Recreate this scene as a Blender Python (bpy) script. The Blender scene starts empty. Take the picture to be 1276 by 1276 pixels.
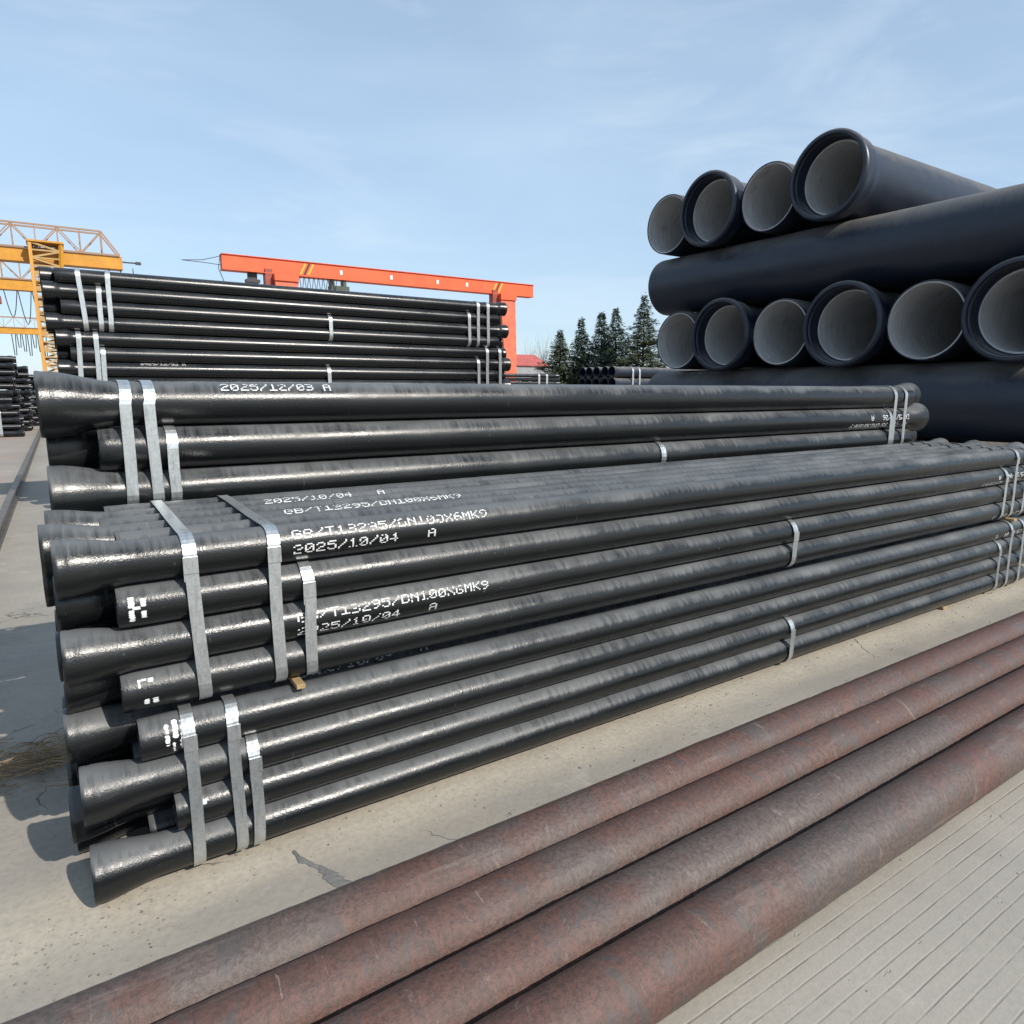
import bpy, math, random
import numpy as np
from mathutils import Vector, Matrix

random.seed(7)
rng = np.random.default_rng(7)
R = math.radians
S = bpy.context.scene
COL = S.collection

# ------------------------------------------------------------------ camera
CAM_H = 1.45
cam = bpy.data.cameras.new('camera')
cam_o = bpy.data.objects.new('camera', cam)
COL.objects.link(cam_o)
cam.sensor_width = 36.0
cam.sensor_height = 36.0
cam.lens = 36.0 * 850 / 1276
cam.clip_start = 0.05
cam.clip_end = 5000
cam_o.location = (0, 0, CAM_H)
cam_o.rotation_euler = (R(90 - 10.07), 0, R(-33.25))
S.camera = cam_o

# ------------------------------------------------------------------ world, sun, exposure
SUN = Vector((0.26, -0.75, 0.61)).normalized()        # towards the sun
elev = math.asin(SUN.z)
azim = math.atan2(SUN.x, SUN.y)
W = bpy.data.worlds.new('World')
S.world = W
W.use_nodes = True
wt = W.node_tree
wn = wt.nodes
wn.clear()
w_out = wn.new('ShaderNodeOutputWorld')
w_bg = wn.new('ShaderNodeBackground')
w_sky = wn.new('ShaderNodeTexSky')
w_sky.sky_type = 'NISHITA'
w_sky.sun_disc = False
w_sky.sun_elevation = elev
w_sky.sun_rotation = azim
w_sky.air_density = 1.0
w_sky.dust_density = 0.7
w_sky.ozone_density = 2.2
w_tc = wn.new('ShaderNodeTexCoord')
w_map = wn.new('ShaderNodeMapping')
w_map.inputs['Scale'].default_value = (1.0, 1.0, 3.2)
w_nz = wn.new('ShaderNodeTexNoise')
w_nz.inputs['Scale'].default_value = 1.7
w_nz.inputs['Detail'].default_value = 5
w_nz.inputs['Roughness'].default_value = 0.5
w_nz.inputs['Distortion'].default_value = 0.4
w_rmp = wn.new('ShaderNodeValToRGB')
w_rmp.color_ramp.elements[0].position = 0.42
w_rmp.color_ramp.elements[0].color = (0.50, 0.50, 0.50, 1)
w_rmp.color_ramp.elements[1].position = 0.80
w_rmp.color_ramp.elements[1].color = (0.86, 0.86, 0.86, 1)
w_mix = wn.new('ShaderNodeMix')
w_mix.data_type = 'RGBA'
w_mix.inputs['B'].default_value = (3.75, 4.95, 6.2, 1)     # thin high cloud
wt.links.new(w_tc.outputs['Generated'], w_map.inputs['Vector'])
wt.links.new(w_map.outputs['Vector'], w_nz.inputs['Vector'])
wt.links.new(w_nz.outputs['Fac'], w_rmp.inputs['Fac'])
wt.links.new(w_rmp.outputs['Color'], w_mix.inputs['Factor'])
wt.links.new(w_sky.outputs['Color'], w_mix.inputs['A'])
w_map2 = wn.new('ShaderNodeMapping')
w_map2.inputs['Scale'].default_value = (1.0, 1.4, 4.5)
w_map2.inputs['Rotation'].default_value = (.15, .1, .6)
w_nz2 = wn.new('ShaderNodeTexNoise')
w_nz2.inputs['Scale'].default_value = 2.3
w_nz2.inputs['Detail'].default_value = 7
w_nz2.inputs['Roughness'].default_value = 0.58
w_nz2.inputs['Distortion'].default_value = 0.7
w_rmp2 = wn.new('ShaderNodeValToRGB')
w_rmp2.color_ramp.elements[0].position = 0.48
w_rmp2.color_ramp.elements[0].color = (0, 0, 0, 1)
w_rmp2.color_ramp.elements[1].position = 0.78
w_rmp2.color_ramp.elements[1].color = (0.38, 0.38, 0.38, 1)
w_mix2 = wn.new('ShaderNodeMix')
w_mix2.data_type = 'RGBA'
w_mix2.inputs['B'].default_value = (5.6, 6.2, 6.8, 1)      # white wisps
wt.links.new(w_tc.outputs['Generated'], w_map2.inputs['Vector'])
wt.links.new(w_map2.outputs['Vector'], w_nz2.inputs['Vector'])
wt.links.new(w_nz2.outputs['Fac'], w_rmp2.inputs['Fac'])
wt.links.new(w_rmp2.outputs['Color'], w_mix2.inputs['Factor'])
wt.links.new(w_mix.outputs['Result'], w_mix2.inputs['A'])
wt.links.new(w_mix2.outputs['Result'], w_bg.inputs['Color'])
wt.links.new(w_bg.outputs['Background'], w_out.inputs['Surface'])
w_bg.inputs['Strength'].default_value = 0.14

sun = bpy.data.lights.new('sun', 'SUN')
sun.energy = 4.4
sun.angle = R(0.53)
sun.color = (1.0, 0.94, 0.85)
sun_o = bpy.data.objects.new('sun', sun)
COL.objects.link(sun_o)
sun_o.location = SUN * 40
sun_o.rotation_euler = SUN.to_track_quat('Z', 'Y').to_euler()

S.view_settings.view_transform = 'Standard'
S.view_settings.look = 'None'
S.view_settings.exposure = 0.18
S.view_settings.gamma = 1.0
S.view_settings.use_curve_mapping = False
S.render.resolution_x = S.render.resolution_y = 1024

# ------------------------------------------------------------------ node helper
class NT:
    def __init__(self, name, disp=False):
        self.m = bpy.data.materials.new(name)
        self.m.use_nodes = True
        self.t = self.m.node_tree
        self.n = self.t.nodes
        self.n.clear()
        self.out = self.n.new('ShaderNodeOutputMaterial')
        self.b = self.n.new('ShaderNodeBsdfPrincipled')
        self.l(self.b.outputs[0], self.out.inputs[0])
        self.tc = self.n.new('ShaderNodeTexCoord')
        self.oi = self.n.new('ShaderNodeObjectInfo')
    def l(self, a, b):
        self.t.links.new(a, b)
    def setin(self, sock, v):
        if hasattr(v, 'is_output'):
            self.l(v, sock)
        else:
            sock.default_value = v
    def coord(self, scale=(1, 1, 1), rnd=True, loc=(0, 0, 0)):
        mp = self.n.new('ShaderNodeMapping')
        mp.inputs['Scale'].default_value = scale
        mp.inputs['Location'].default_value = loc
        src = self.tc.outputs['Object']
        if rnd:
            sc = self.n.new('ShaderNodeVectorMath')
            sc.operation = 'MULTIPLY_ADD'
            sc.inputs[0].default_value = (37.1, 19.7, 53.3)
            cb = self.n.new('ShaderNodeCombineXYZ')
            for k in range(3):
                self.l(self.oi.outputs['Random'], cb.inputs[k])
            self.l(cb.outputs[0], sc.inputs[1])
            self.l(src, sc.inputs[2])
            src = sc.outputs[0]
        self.l(src, mp.inputs[0])
        return mp.outputs[0]
    def noise(self, vec, scale=5, detail=3, rough=.5, dist=0):
        n = self.n.new('ShaderNodeTexNoise')
        n.inputs['Scale'].default_value = scale
        n.inputs['Detail'].default_value = detail
        n.inputs['Roughness'].default_value = rough
        n.inputs['Distortion'].default_value = dist
        self.l(vec, n.inputs['Vector'])
        return n.outputs['Fac']
    def voro(self, vec, scale=5, feature='F1', out='Distance'):
        n = self.n.new('ShaderNodeTexVoronoi')
        n.feature = feature
        n.inputs['Scale'].default_value = scale
        self.l(vec, n.inputs['Vector'])
        return n.outputs[out]
    def ramp(self, fac, a, b, lo=0.0, hi=1.0):
        n = self.n.new('ShaderNodeMapRange')
        n.inputs['From Min'].default_value = a
        n.inputs['From Max'].default_value = b
        n.inputs['To Min'].default_value = lo
        n.inputs['To Max'].default_value = hi
        self.l(fac, n.inputs['Value'])
        return n.outputs[0]
    def mix(self, fac, a, b):
        n = self.n.new('ShaderNodeMix')
        n.data_type = 'RGBA'
        self.setin(n.inputs['Factor'], fac)
        for s, v in (('A', a), ('B', b)):
            self.setin(n.inputs[s], v if hasattr(v, 'is_output') else (*v, 1))
        return n.outputs['Result']
    def math(self, op, a, b=0.0):
        n = self.n.new('ShaderNodeMath')
        n.operation = op
        self.setin(n.inputs[0], a)
        self.setin(n.inputs[1], b)
        return n.outputs[0]
    def bump(self, h, dist=.001, strength=1.0, normal=None):
        n = self.n.new('ShaderNodeBump')
        n.inputs['Distance'].default_value = dist
        n.inputs['Strength'].default_value = strength
        self.l(h, n.inputs['Height'])
        if normal is not None:
            self.l(normal, n.inputs['Normal'])
        return n.outputs[0]
    def upz(self):
        g = self.n.new('ShaderNodeNewGeometry')
        s = self.n.new('ShaderNodeSeparateXYZ')
        self.l(g.outputs['Normal'], s.inputs[0])
        return s.outputs[2]
    def pos(self, axis):
        s = self.n.new('ShaderNodeSeparateXYZ')
        self.l(self.tc.outputs['Object'], s.inputs[0])
        return s.outputs[axis]
    def fin(self, color=None, rough=None, metal=None, normal=None, spec=None):
        b = self.b.inputs
        if color is not None:
            self.setin(b['Base Color'], color if hasattr(color, 'is_output') else (*color, 1))
        if rough is not None:
            self.setin(b['Roughness'], rough)
        if metal is not None:
            self.setin(b['Metallic'], metal)
        if spec is not None:
            self.setin(b['Specular IOR Level'], spec)
        if normal is not None:
            self.l(normal, b['Normal'])
        return self.m

# ------------------------------------------------------------------ materials
def mat_black_pipe(name, base, dustcol, dust, rough, bumpk=1.0, spec=.5, fk=1.0):
    t = NT(name)
    v = t.coord()
    vr = t.coord(scale=(14, 1.2, 1.2))
    vs = t.coord(scale=(1.2, 22, 22))
    big = t.noise(v, 2.6, 4, .6)
    fine = t.noise(v, 165, 2, .6)
    ring = t.noise(vr, 5, 4, .65)
    scr = t.noise(vs, 2.2, 4, .6)
    # dust lying on the upper side, its edge broken into fingers by rain and handling
    fing = t.noise(t.coord(scale=(24, 2.2, 2.2)), 2.6, 4, .6)
    patch = t.noise(t.coord(scale=(1.6, 3, 3)), 1.8, 3, .6)
    up = t.math('ADD', t.upz(), t.math('MULTIPLY', t.math('SUBTRACT', fing, .5), .85 * fk))
    up = t.math('ADD', up, t.math('MULTIPLY', t.math('SUBTRACT', patch, .5), .8 * fk))
    d = t.ramp(up, .40, .90)
    d = t.math('MULTIPLY', d, t.ramp(big, .3, .65, .55, 1.0))
    d = t.math('MULTIPLY', d, dust)
    c = t.mix(d, base, dustcol)
    chips = t.ramp(t.noise(v, 34, 4, .65), .69, .73)
    c = t.mix(t.math('MULTIPLY', chips, .30), c, (.15, .145, .14))
    mark = t.ramp(t.noise(t.coord(scale=(60, 4, 4), loc=(5, 2, 8)), 1.6, 3, .6, 1.2), .72, .745)
    c = t.mix(t.math('MULTIPLY', mark, .35), c, (.22, .22, .22))
    c = t.mix(t.math('MULTIPLY', t.ramp(scr, .60, .75), .10), c, (.10, .10, .105))
    r = t.math('ADD', t.ramp(big, .3, .7, rough - .05, rough + .06), t.math('MULTIPLY', d, .35))
    r = t.math('ADD', r, t.ramp(patch, .4, .65, -.03, .05))
    n1 = t.bump(t.noise(v, 95, 3, .6), .0012 * bumpk, .14)
    n2 = t.bump(ring, .0010 * bumpk, .3, n1)
    n3 = t.bump(fine, .0009 * bumpk, .75, n2)
    return t.fin(c, r, 0, n3, spec)

M = {}
M['black'] = mat_black_pipe('black bitumen paint', (.0065, .0078, .0085), (.160, .166, .170), .74, .29, 1.0, .5, 1.0)
M['black_far'] = mat_black_pipe('satin black paint', (.006, .007, .0085), (.09, .10, .11), .28, .26)
M['black_big'] = mat_black_pipe('dull black paint', (.007, .012, .026), (.19, .178, .16), .80, .42, 1.0, .5, .35)

def mat_lining():
    t = NT('cement lining')
    v = t.coord()
    vr = t.coord(scale=(9, 1, 1))
    a = t.noise(vr, 4, 4, .6)
    b = t.noise(v, 3, 5, .6)
    c = t.mix(t.ramp(a, .35, .7), (.38, .375, .375), (.53, .52, .515))
    c = t.mix(t.math('MULTIPLY', t.ramp(b, .55, .75), .5), c, (.20, .195, .19))
    n = t.bump(t.noise(vr, 12, 3), .003, .4)
    return t.fin(c, .85, 0, n, .3)
M['lining'] = mat_lining()

def mat_rust():
    t = NT('oxidised iron skin')
    v = t.coord()
    vr = t.coord(scale=(7, 1.4, 1.4))
    vs = t.coord(scale=(1.0, 9, 9))
    a = t.noise(v, 1.4, 5, .6, .6)
    b = t.noise(vr, 3.2, 5, .65, .5)
    g = t.noise(v, 75, 5, .75)
    c = t.mix(t.ramp(b, .34, .68), (.132, .064, .048), (.100, .060, .050))
    c = t.mix(t.math('MULTIPLY', t.ramp(a, .50, .60), .62), c, (.108, .098, .090))
    red = t.ramp(t.noise(t.coord(scale=(5, 2, 2), loc=(3, 1, 7)), 2.2, 3, .6), .64, .74)
    c = t.mix(t.math('MULTIPLY', red, .4), c, (.25, .09, .078))
    scr = t.ramp(t.noise(t.coord(scale=(40, 3, 3)), 2.0, 3, .6, 1.5), .69, .73)
    c = t.mix(t.math('MULTIPLY', scr, .55), c, (.36, .29, .24))
    drk = t.ramp(t.noise(t.coord(scale=(22, 3, 3), loc=(9, 9, 9)), 2.0, 3, .6, 1.0), .68, .74)
    c = t.mix(t.math('MULTIPLY', drk, .6), c, (.05, .038, .036))
    c = t.mix(t.ramp(g, .44, .60, 0, .65), c, (.050, .034, .030))
    sc2 = t.ramp(t.noise(t.coord(scale=(3, 2, 2), loc=(2, 5, 1)), 3.0, 6, .75, .8), .56, .60)
    c = t.mix(t.math('MULTIPLY', sc2, .65), c, (.072, .066, .063))
    pal = t.ramp(t.noise(t.coord(scale=(3, 2, 2), loc=(7, 1, 4)), 2.6, 6, .75, .8), .62, .66)
    c = t.mix(t.math('MULTIPLY', pal, .40), c, (.235, .20, .175))
    st = t.ramp(t.noise(vs, 2.0, 3, .6), .62, .72)
    c = t.mix(t.math('MULTIPLY', st, .25), c, (.27, .22, .19))
    n1 = t.bump(b, .006, .7)
    n2 = t.bump(g, .003, .9, n1)
    return t.fin(c, t.ramp(a, .3, .7, .60, .42), 0, n2, .45)
M['rust'] = mat_rust()

def mat_strap():
    t = NT('galvanised steel band')
    v = t.coord()
    sp = t.voro(v, 190, 'F1', 'Color')
    sep = t.n.new('ShaderNodeSeparateColor')
    t.l(sp, sep.inputs[0])
    n0 = t.noise(v, 45, 3, .6)
    k = t.math('ADD', t.math('MULTIPLY', sep.outputs[0], .6), t.math('MULTIPLY', n0, .4))
    c = t.mix(k, (.44, .465, .47), (.60, .625, .63))
    pt = t.ramp(t.noise(t.coord(scale=(6, 1, 1)), 9, 5, .7), .50, .66)
    c = t.mix(t.math('MULTIPLY', pt, .5), c, (.25, .265, .27))
    n = t.bump(t.noise(v, 22, 2), .003, .3)
    return t.fin(c, t.ramp(sep.outputs[1], 0, 1, .30, .40), .80, n)
M['strap'] = mat_strap()

def simple(name, col, rough=.6, metal=0., var=.25, scale=8, bump=0.0, spec=.5):
    t = NT(name)
    v = t.coord()
    a = t.noise(v, scale, 5, .65)
    dark = tuple(x * (1 - var) for x in col)
    lite = tuple(min(1, x * (1 + var * .6)) for x in col)
    c = t.mix(t.ramp(a, .3, .7), dark, lite)
    n = t.bump(t.noise(v, scale * 4, 3), bump, .5) if bump else None
    return t.fin(c, rough, metal, n, spec)
M['paint_white'] = simple('white stencil paint', (.72, .73, .72), .7, 0, .25, 60)
M['orange'] = simple('orange crane paint', (.72, .105, .028), .5, 0, .18, 1.2)
M['orange_worn'] = simple('worn orange crane paint', (.62, .13, .06), .6, 0, .3, 2.5)
M['yellow'] = simple('yellow crane paint', (.54, .245, .018), .5, 0, .22, 1.5)
M['lattice'] = simple('grey yellow lattice paint', (.42, .26, .10), .6, 0, .25, 3)
M['rail_grey'] = simple('weathered walkway steel', (.33, .20, .12), .6, 0, .3, 3)
M['dark_steel'] = simple('dark steel', (.05, .05, .055), .5, .3, .3, 6)
M['rail_steel'] = simple('worn rail steel', (.17, .155, .135), .45, .5, .35, 9, .002)
M['wood'] = simple('raw timber', (.40, .27, .13), .8, 0, .4, 14, .003)
M['hoist_red'] = simple('red hoist housing', (.30, .055, .035), .5, 0, .3, 3)
M['hoist_green'] = simple('dark green hoist housing', (.06, .075, .05), .5, 0, .3, 3)
M['stripe_black'] = simple('black stripe paint', (.02, .02, .02), .6)
M['stripe_yellow'] = simple('yellow stripe paint', (.65, .42, .03), .6)
M['roof'] = simple('red sheet roof', (.42, .10, .085), .7, 0, .2, 1)
M['wall'] = simple('pale rendered wall', (.42, .39, .34), .85, 0, .15, 1)
M['wall_grey'] = simple('grey block wall', (.30, .31, .32), .85, 0, .2, 1)
M['bark'] = simple('brown bark', (.09, .065, .05), .9, 0, .3, 4)
M['glass'] = simple('dark window glass', (.03, .04, .05), .12)
M['twig'] = simple('dry straw', (.30, .21, .115), .9, 0, .55, 9)
M['cable'] = simple('black cable', (.03, .03, .032), .6)
M['grout'] = simple('grey filler', (.17, .165, .158), .95, 0, .35, 18, .006)

def mat_leaf(name, a, b):
    t = NT(name)
    n = t.noise(t.coord(rnd=True), .9, 3, .6)
    n2 = t.noise(t.coord(rnd=True), 6, 3, .6)
    c = t.mix(t.ramp(t.math('ADD', t.math('MULTIPLY', n, .5), t.math('MULTIPLY', n2, .5)), .35, .65), a, b)
    m = t.fin(c, .75, 0, None, .3)
    return m
M['leaf'] = mat_leaf('blue green cedar needles', (.055, .088, .060), (.120, .165, .108))
M['leaf2'] = mat_leaf('olive cedar needles', (.068, .092, .050), (.135, .160, .090))

def mat_ground():
    t = NT('worn yard concrete')
    v = t.coord(rnd=False)
    a = t.noise(v, .45, 6, .62, .5)
    b = t.noise(v, 3.0, 6, .65)
    f = t.noise(v, 45, 5, .7)
    c = t.mix(t.ramp(a, .32, .68), (.262, .233, .196), (.365, .331, .281))
    c = t.mix(t.ramp(b, .35, .72, 0, .55), c, (.235, .222, .203))
    # dark oil and dirt stains
    stain = t.ramp(t.noise(t.coord(scale=(1, .55, 1), rnd=False, loc=(4, 2, 0)), 1.1, 6, .7, .8), .56, .72)
    c = t.mix(t.math('MULTIPLY', stain, .55), c, (.16, .150, .138))
    st2 = t.ramp(t.noise(t.coord(scale=(.5, 1.6, 1), rnd=False, loc=(1, 7, 0)), 2.3, 6, .72, .6), .53, .66)
    c = t.mix(t.math('MULTIPLY', st2, .35), c, (.20, .182, .158))
    wht = t.ramp(t.noise(t.coord(scale=(1, 1, 1), rnd=False, loc=(9, 3, 0)), 1.7, 6, .75, 1.0), .60, .68)
    c = t.mix(t.math('MULTIPLY', wht, .35), c, (.45, .42, .37))
    # sandy dust swept along the foot of the stack
    y = t.pos(1)
    x = t.pos(0)
    wob = t.math('ADD', y, t.ramp(t.noise(v, 2.0, 4, .6), 0, 1, -.10, .10))
    s1 = t.ramp(wob, 1.86, 2.00)
    s2 = t.ramp(wob, 2.35, 2.10)
    sand = t.math('MULTIPLY', t.math('MULTIPLY', s1, s2), t.ramp(b, .25, .6, .35, 1))
    c = t.mix(t.math('MULTIPLY', sand, .8), c, (.47, .415, .325))
    # pinkish brick-dust wash beyond the crane rail
    pk = t.math('MULTIPLY', t.ramp(x, -.75, -.95), t.ramp(t.noise(v, .5, 4, .6), .35, .6))
    c = t.mix(t.math('MULTIPLY', pk, .55), c, (.34, .235, .20))
    # pits
    pit = t.ramp(t.noise(t.coord(scale=(.6, 1.3, 1), rnd=False), 16, 4, .7), .66, .72)
    pitm = t.math('MULTIPLY', pit, t.ramp(t.noise(v, 1.3, 3), .46, .56))
    c = t.mix(t.math('MULTIPLY', pitm, .8), c, (.095, .09, .085))
    c = t.mix(t.ramp(f, .42, .66, 0, .38), c, (.19, .175, .155))
    # hairline cracks
    cv = t.coord(scale=(1, 1, 1), rnd=False)
    add = t.n.new('ShaderNodeVectorMath')
    add.operation = 'ADD'
    nn = t.n.new('ShaderNodeTexNoise')
    nn.inputs['Scale'].default_value = 2.2
    nn.inputs['Detail'].default_value = 4
    t.l(cv, nn.inputs['Vector'])
    sc = t.n.new('ShaderNodeVectorMath')
    sc.operation = 'SCALE'
    sc.inputs['Scale'].default_value = .55
    t.l(nn.outputs['Color'], sc.inputs[0])
    t.l(cv, add.inputs[0])
    t.l(sc.outputs[0], add.inputs[1])
    cr = t.voro(add.outputs[0], .75, 'DISTANCE_TO_EDGE')
    crk = t.math('MULTIPLY', t.ramp(cr, .0035, .0005), t.ramp(t.noise(v, 1.3, 3), .56, .62))
    c = t.mix(t.math('MULTIPLY', crk, .85), c, (.05, .046, .042))
    # tined grooves on the near slab
    wv = t.n.new('ShaderNodeTexWave')
    wv.bands_direction = 'Y'
    wv.inputs['Scale'].default_value = 7.6
    wv.inputs['Distortion'].default_value = .35
    wv.inputs['Detail'].default_value = 3
    wv.inputs['Detail Scale'].default_value = .8
    t.l(v, wv.inputs['Vector'])
    gm = t.ramp(t.math('ADD', y, t.ramp(b, 0, 1, -.03, .03)), 1.02, .96)
    gr = t.math('MULTIPLY', t.math('MULTIPLY', t.ramp(wv.outputs['Fac'], .07, .0), t.ramp(t.noise(v, 5, 4, .7), .35, .6, .15, 1)), gm)
    c = t.mix(t.math('MULTIPLY', gm, .35), c, (.40, .37, .32))
    c = t.mix(t.math('MULTIPLY', gr, .40), c, (.19, .175, .155))
    h = t.math('SUBTRACT', t.math('ADD', t.math('MULTIPLY', f, .35), t.math('MULTIPLY', b, .6)),
               t.math('ADD', t.math('MULTIPLY', pitm, .8), t.math('ADD', t.math('MULTIPLY', crk, .8), t.math('MULTIPLY', gr, .35))))
    n = t.bump(h, .007, .6)
    return t.fin(c, .88, 0, n, .3)
M['ground'] = mat_ground()

# ------------------------------------------------------------------ object helpers
def link(name, me, mat=None, parent=None, loc=(0, 0, 0)):
    o = bpy.data.objects.new(name, me)
    COL.objects.link(o)
    if mat is not None and me is not None and not me.materials:
        me.materials.append(mat)
    if parent is not None:
        o.parent = parent
    o.location = loc
    return o

def tag(o, label=None, cat=None, group=None, kind=None):
    if label: o['label'] = label
    if cat: o['category'] = cat
    if group: o['group'] = group
    if kind: o['kind'] = kind
    return o

def empty(name, loc, label, cat, group=None):
    o = bpy.data.objects.new(name, None)
    COL.objects.link(o)
    o.location = loc
    return tag(o, label, cat, group)

def mesh(name, v, f, smooth=False):
    me = bpy.data.meshes.new(name)
    me.from_pydata([tuple(map(float, p)) for p in v], [], f)
    if smooth:
        me.polygons.foreach_set('use_smooth', [True] * len(me.polygons))
    me.update()
    return me

def box_data(c, s, rot=None):
    v = [Vector((sx * s[0] / 2, sy * s[1] / 2, sz * s[2] / 2)) for sx in (-1, 1) for sy in (-1, 1) for sz in (-1, 1)]
    if rot is not None:
        v = [rot @ p for p in v]
    v = [p + Vector(c) for p in v]
    f = [(0, 1, 3, 2), (4, 6, 7, 5), (0, 4, 5, 1), (2, 3, 7, 6), (0, 2, 6, 4), (1, 5, 7, 3)]
    return v, f

class MB:
    def __init__(self):
        self.v, self.f = [], []
    def add(self, v, f):
        k = len(self.v)
        self.v += list(v)
        self.f += [tuple(i + k for i in q) for q in f]
        return self
    def box(self, c, s, rot=None):
        return self.add(*box_data(c, s, rot))
    def bar(self, p, q, w, w2=None):
        p, q = Vector(p), Vector(q)
        d = q - p
        rot = d.to_track_quat('X', 'Z').to_matrix()
        return self.box((p + q) / 2, (d.length, w, w2 or w), rot)
    def tube(self, pts, r, n=6, r2=None):
        pts = [Vector(p) for p in pts]
        v, f = [], []
        for i, p in enumerate(pts):
            d = (pts[min(i + 1, len(pts) - 1)] - pts[max(i - 1, 0)])
            q = d.to_track_quat('X', 'Z').to_matrix()
            rr = r if r2 is None else r + (r2 - r) * i / (len(pts) - 1)
            for k in range(n):
                a = 2 * math.pi * k / n
                v.append(p + q @ Vector((0, rr * math.cos(a), rr * math.sin(a))))
        for i in range(len(pts) - 1):
            for k in range(n):
                f.append((i * n + k, i * n + (k + 1) % n, (i + 1) * n + (k + 1) % n, (i + 1) * n + k))
        f.append(tuple(range(n))[::-1])
        f.append(tuple((len(pts) - 1) * n + k for k in range(n)))
        return self.add(v, f)
    def build(self, name, mat, parent=None, loc=(0, 0, 0), smooth=False, bevel=0):
        o = link(name, mesh(name, self.v, self.f, smooth), mat, parent, loc)
        if bevel:
            md = o.modifiers.new('bevel', 'BEVEL')
            md.width = bevel
            md.segments = 2
        return o

UNIT = {}
def bar_obj(name, p, q, w, mat, parent, origin):
    """one straight member as an object of its own; all share one unit box per material"""
    key = mat
    if key not in UNIT:
        v, f = box_data((0, 0, 0), (1, 1, 1))
        UNIT[key] = mesh('member', v, f)
        UNIT[key].materials.append(M[mat])
    p, q = Vector(p) - Vector(origin), Vector(q) - Vector(origin)
    d = q - p
    o = bpy.data.objects.new(name, UNIT[key])
    COL.objects.link(o)
    o.parent = parent
    o.location = (p + q) / 2
    o.rotation_euler = d.to_track_quat('X', 'Z').to_euler()
    o.scale = (d.length, w, w)
    return o

# ------------------------------------------------------------------ ground and sky setting
gv, gf = [], []
xs = [-1500, -200, -40, -10, 0, 10, 40, 200, 1500]
for yy in xs:
    for xx in xs:
        gv.append((xx, yy, 0))
nx = len(xs)
for j in range(nx - 1):
    for i in range(nx - 1):
        gf.append((j * nx + i, j * nx + i + 1, (j + 1) * nx + i + 1, (j + 1) * nx + i))
ground = link('ground', mesh('ground', gv, gf), M['ground'])
tag(ground, 'pale worn concrete yard floor with cracks, grooves and sandy dust', kind='structure')

# filled crack in the concrete before the stack: a low uneven ribbon of grey filler
ck = [(.49, 2.02, .012), (.50, 1.96, .02), (.535, 1.90, .016), (.55, 1.85, .035), (.565, 1.80, .05), (.585, 1.75, .038), (.60, 1.70, .06), (.615, 1.66, .075), (.63, 1.62, .06), (.64, 1.56, .05), (.66, 1.46, .03)]
v, f = [], []
fine = []
for i in range(len(ck) - 1):
    for k in range(5):
        t = k / 5
        fine.append([ck[i][j] * (1 - t) + ck[i + 1][j] * t for j in range(3)])
for i, (cx, cy, w) in enumerate(fine):
    v += [(cx - w * random.uniform(.35, .7), cy + random.uniform(-.006, .006), .0), (cx, cy, .004), (cx + w * random.uniform(.35, .7), cy + random.uniform(-.006, .006), .0)]
for i in range(len(fine) - 1):
    for k in range(2):
        f.append((i * 3 + k, i * 3 + k + 1, (i + 1) * 3 + k + 1, (i + 1) * 3 + k))
crack = link('filled_crack', mesh('filled_crack', v, f), M['grout'], ground, (0, 0, .002))

# grit and crumbs lying about the yard near the stack
gb = MB()
rg = random.Random(3)
for k in range(1500):
    if rg.random() < .55:
        px_, py_ = rg.uniform(-.2, 6.5), min(2.12, max(1.66, rg.gauss(1.98, .10)))
    else:
        px_, py_ = rg.uniform(-1.4, 5), rg.uniform(.2, 3.6)
    if rg.random() < .3: px_ = rg.uniform(-1.2, .1)
    r_ = abs(rg.gauss(0, .0022)) + .0012
    ang_ = rg.uniform(0, 6)
    vv = [Vector((px_ + r_ * 1.2 * math.cos(ang_ + i * 1.57) * rg.uniform(.7, 1.2), py_ + r_ * math.sin(ang_ + i * 1.57) * rg.uniform(.7, 1.2), .0005)) for i in range(4)]
    vv.append(Vector((px_ + rg.uniform(-.3, .3) * r_, py_ + rg.uniform(-.3, .3) * r_, r_ * rg.uniform(.5, 1.1))))
    gb.add(vv, [(0, 1, 4), (1, 2, 4), (2, 3, 4), (3, 0, 4)])
tag(gb.build('grit', simple('grey brown grit', (.20, .175, .145), .9, 0, .6, 25), None), 'scattered grit and crumbs on the concrete around the nearest stack', 'grit', kind='stuff')

# ------------------------------------------------------------------ pipe lathe
def smooth_noise(n, step):
    k = max(2, int(n / step) + 2)
    g = rng.normal(size=k)
    return np.interp(np.linspace(0, k - 1.001, n), np.arange(k), g)

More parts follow.
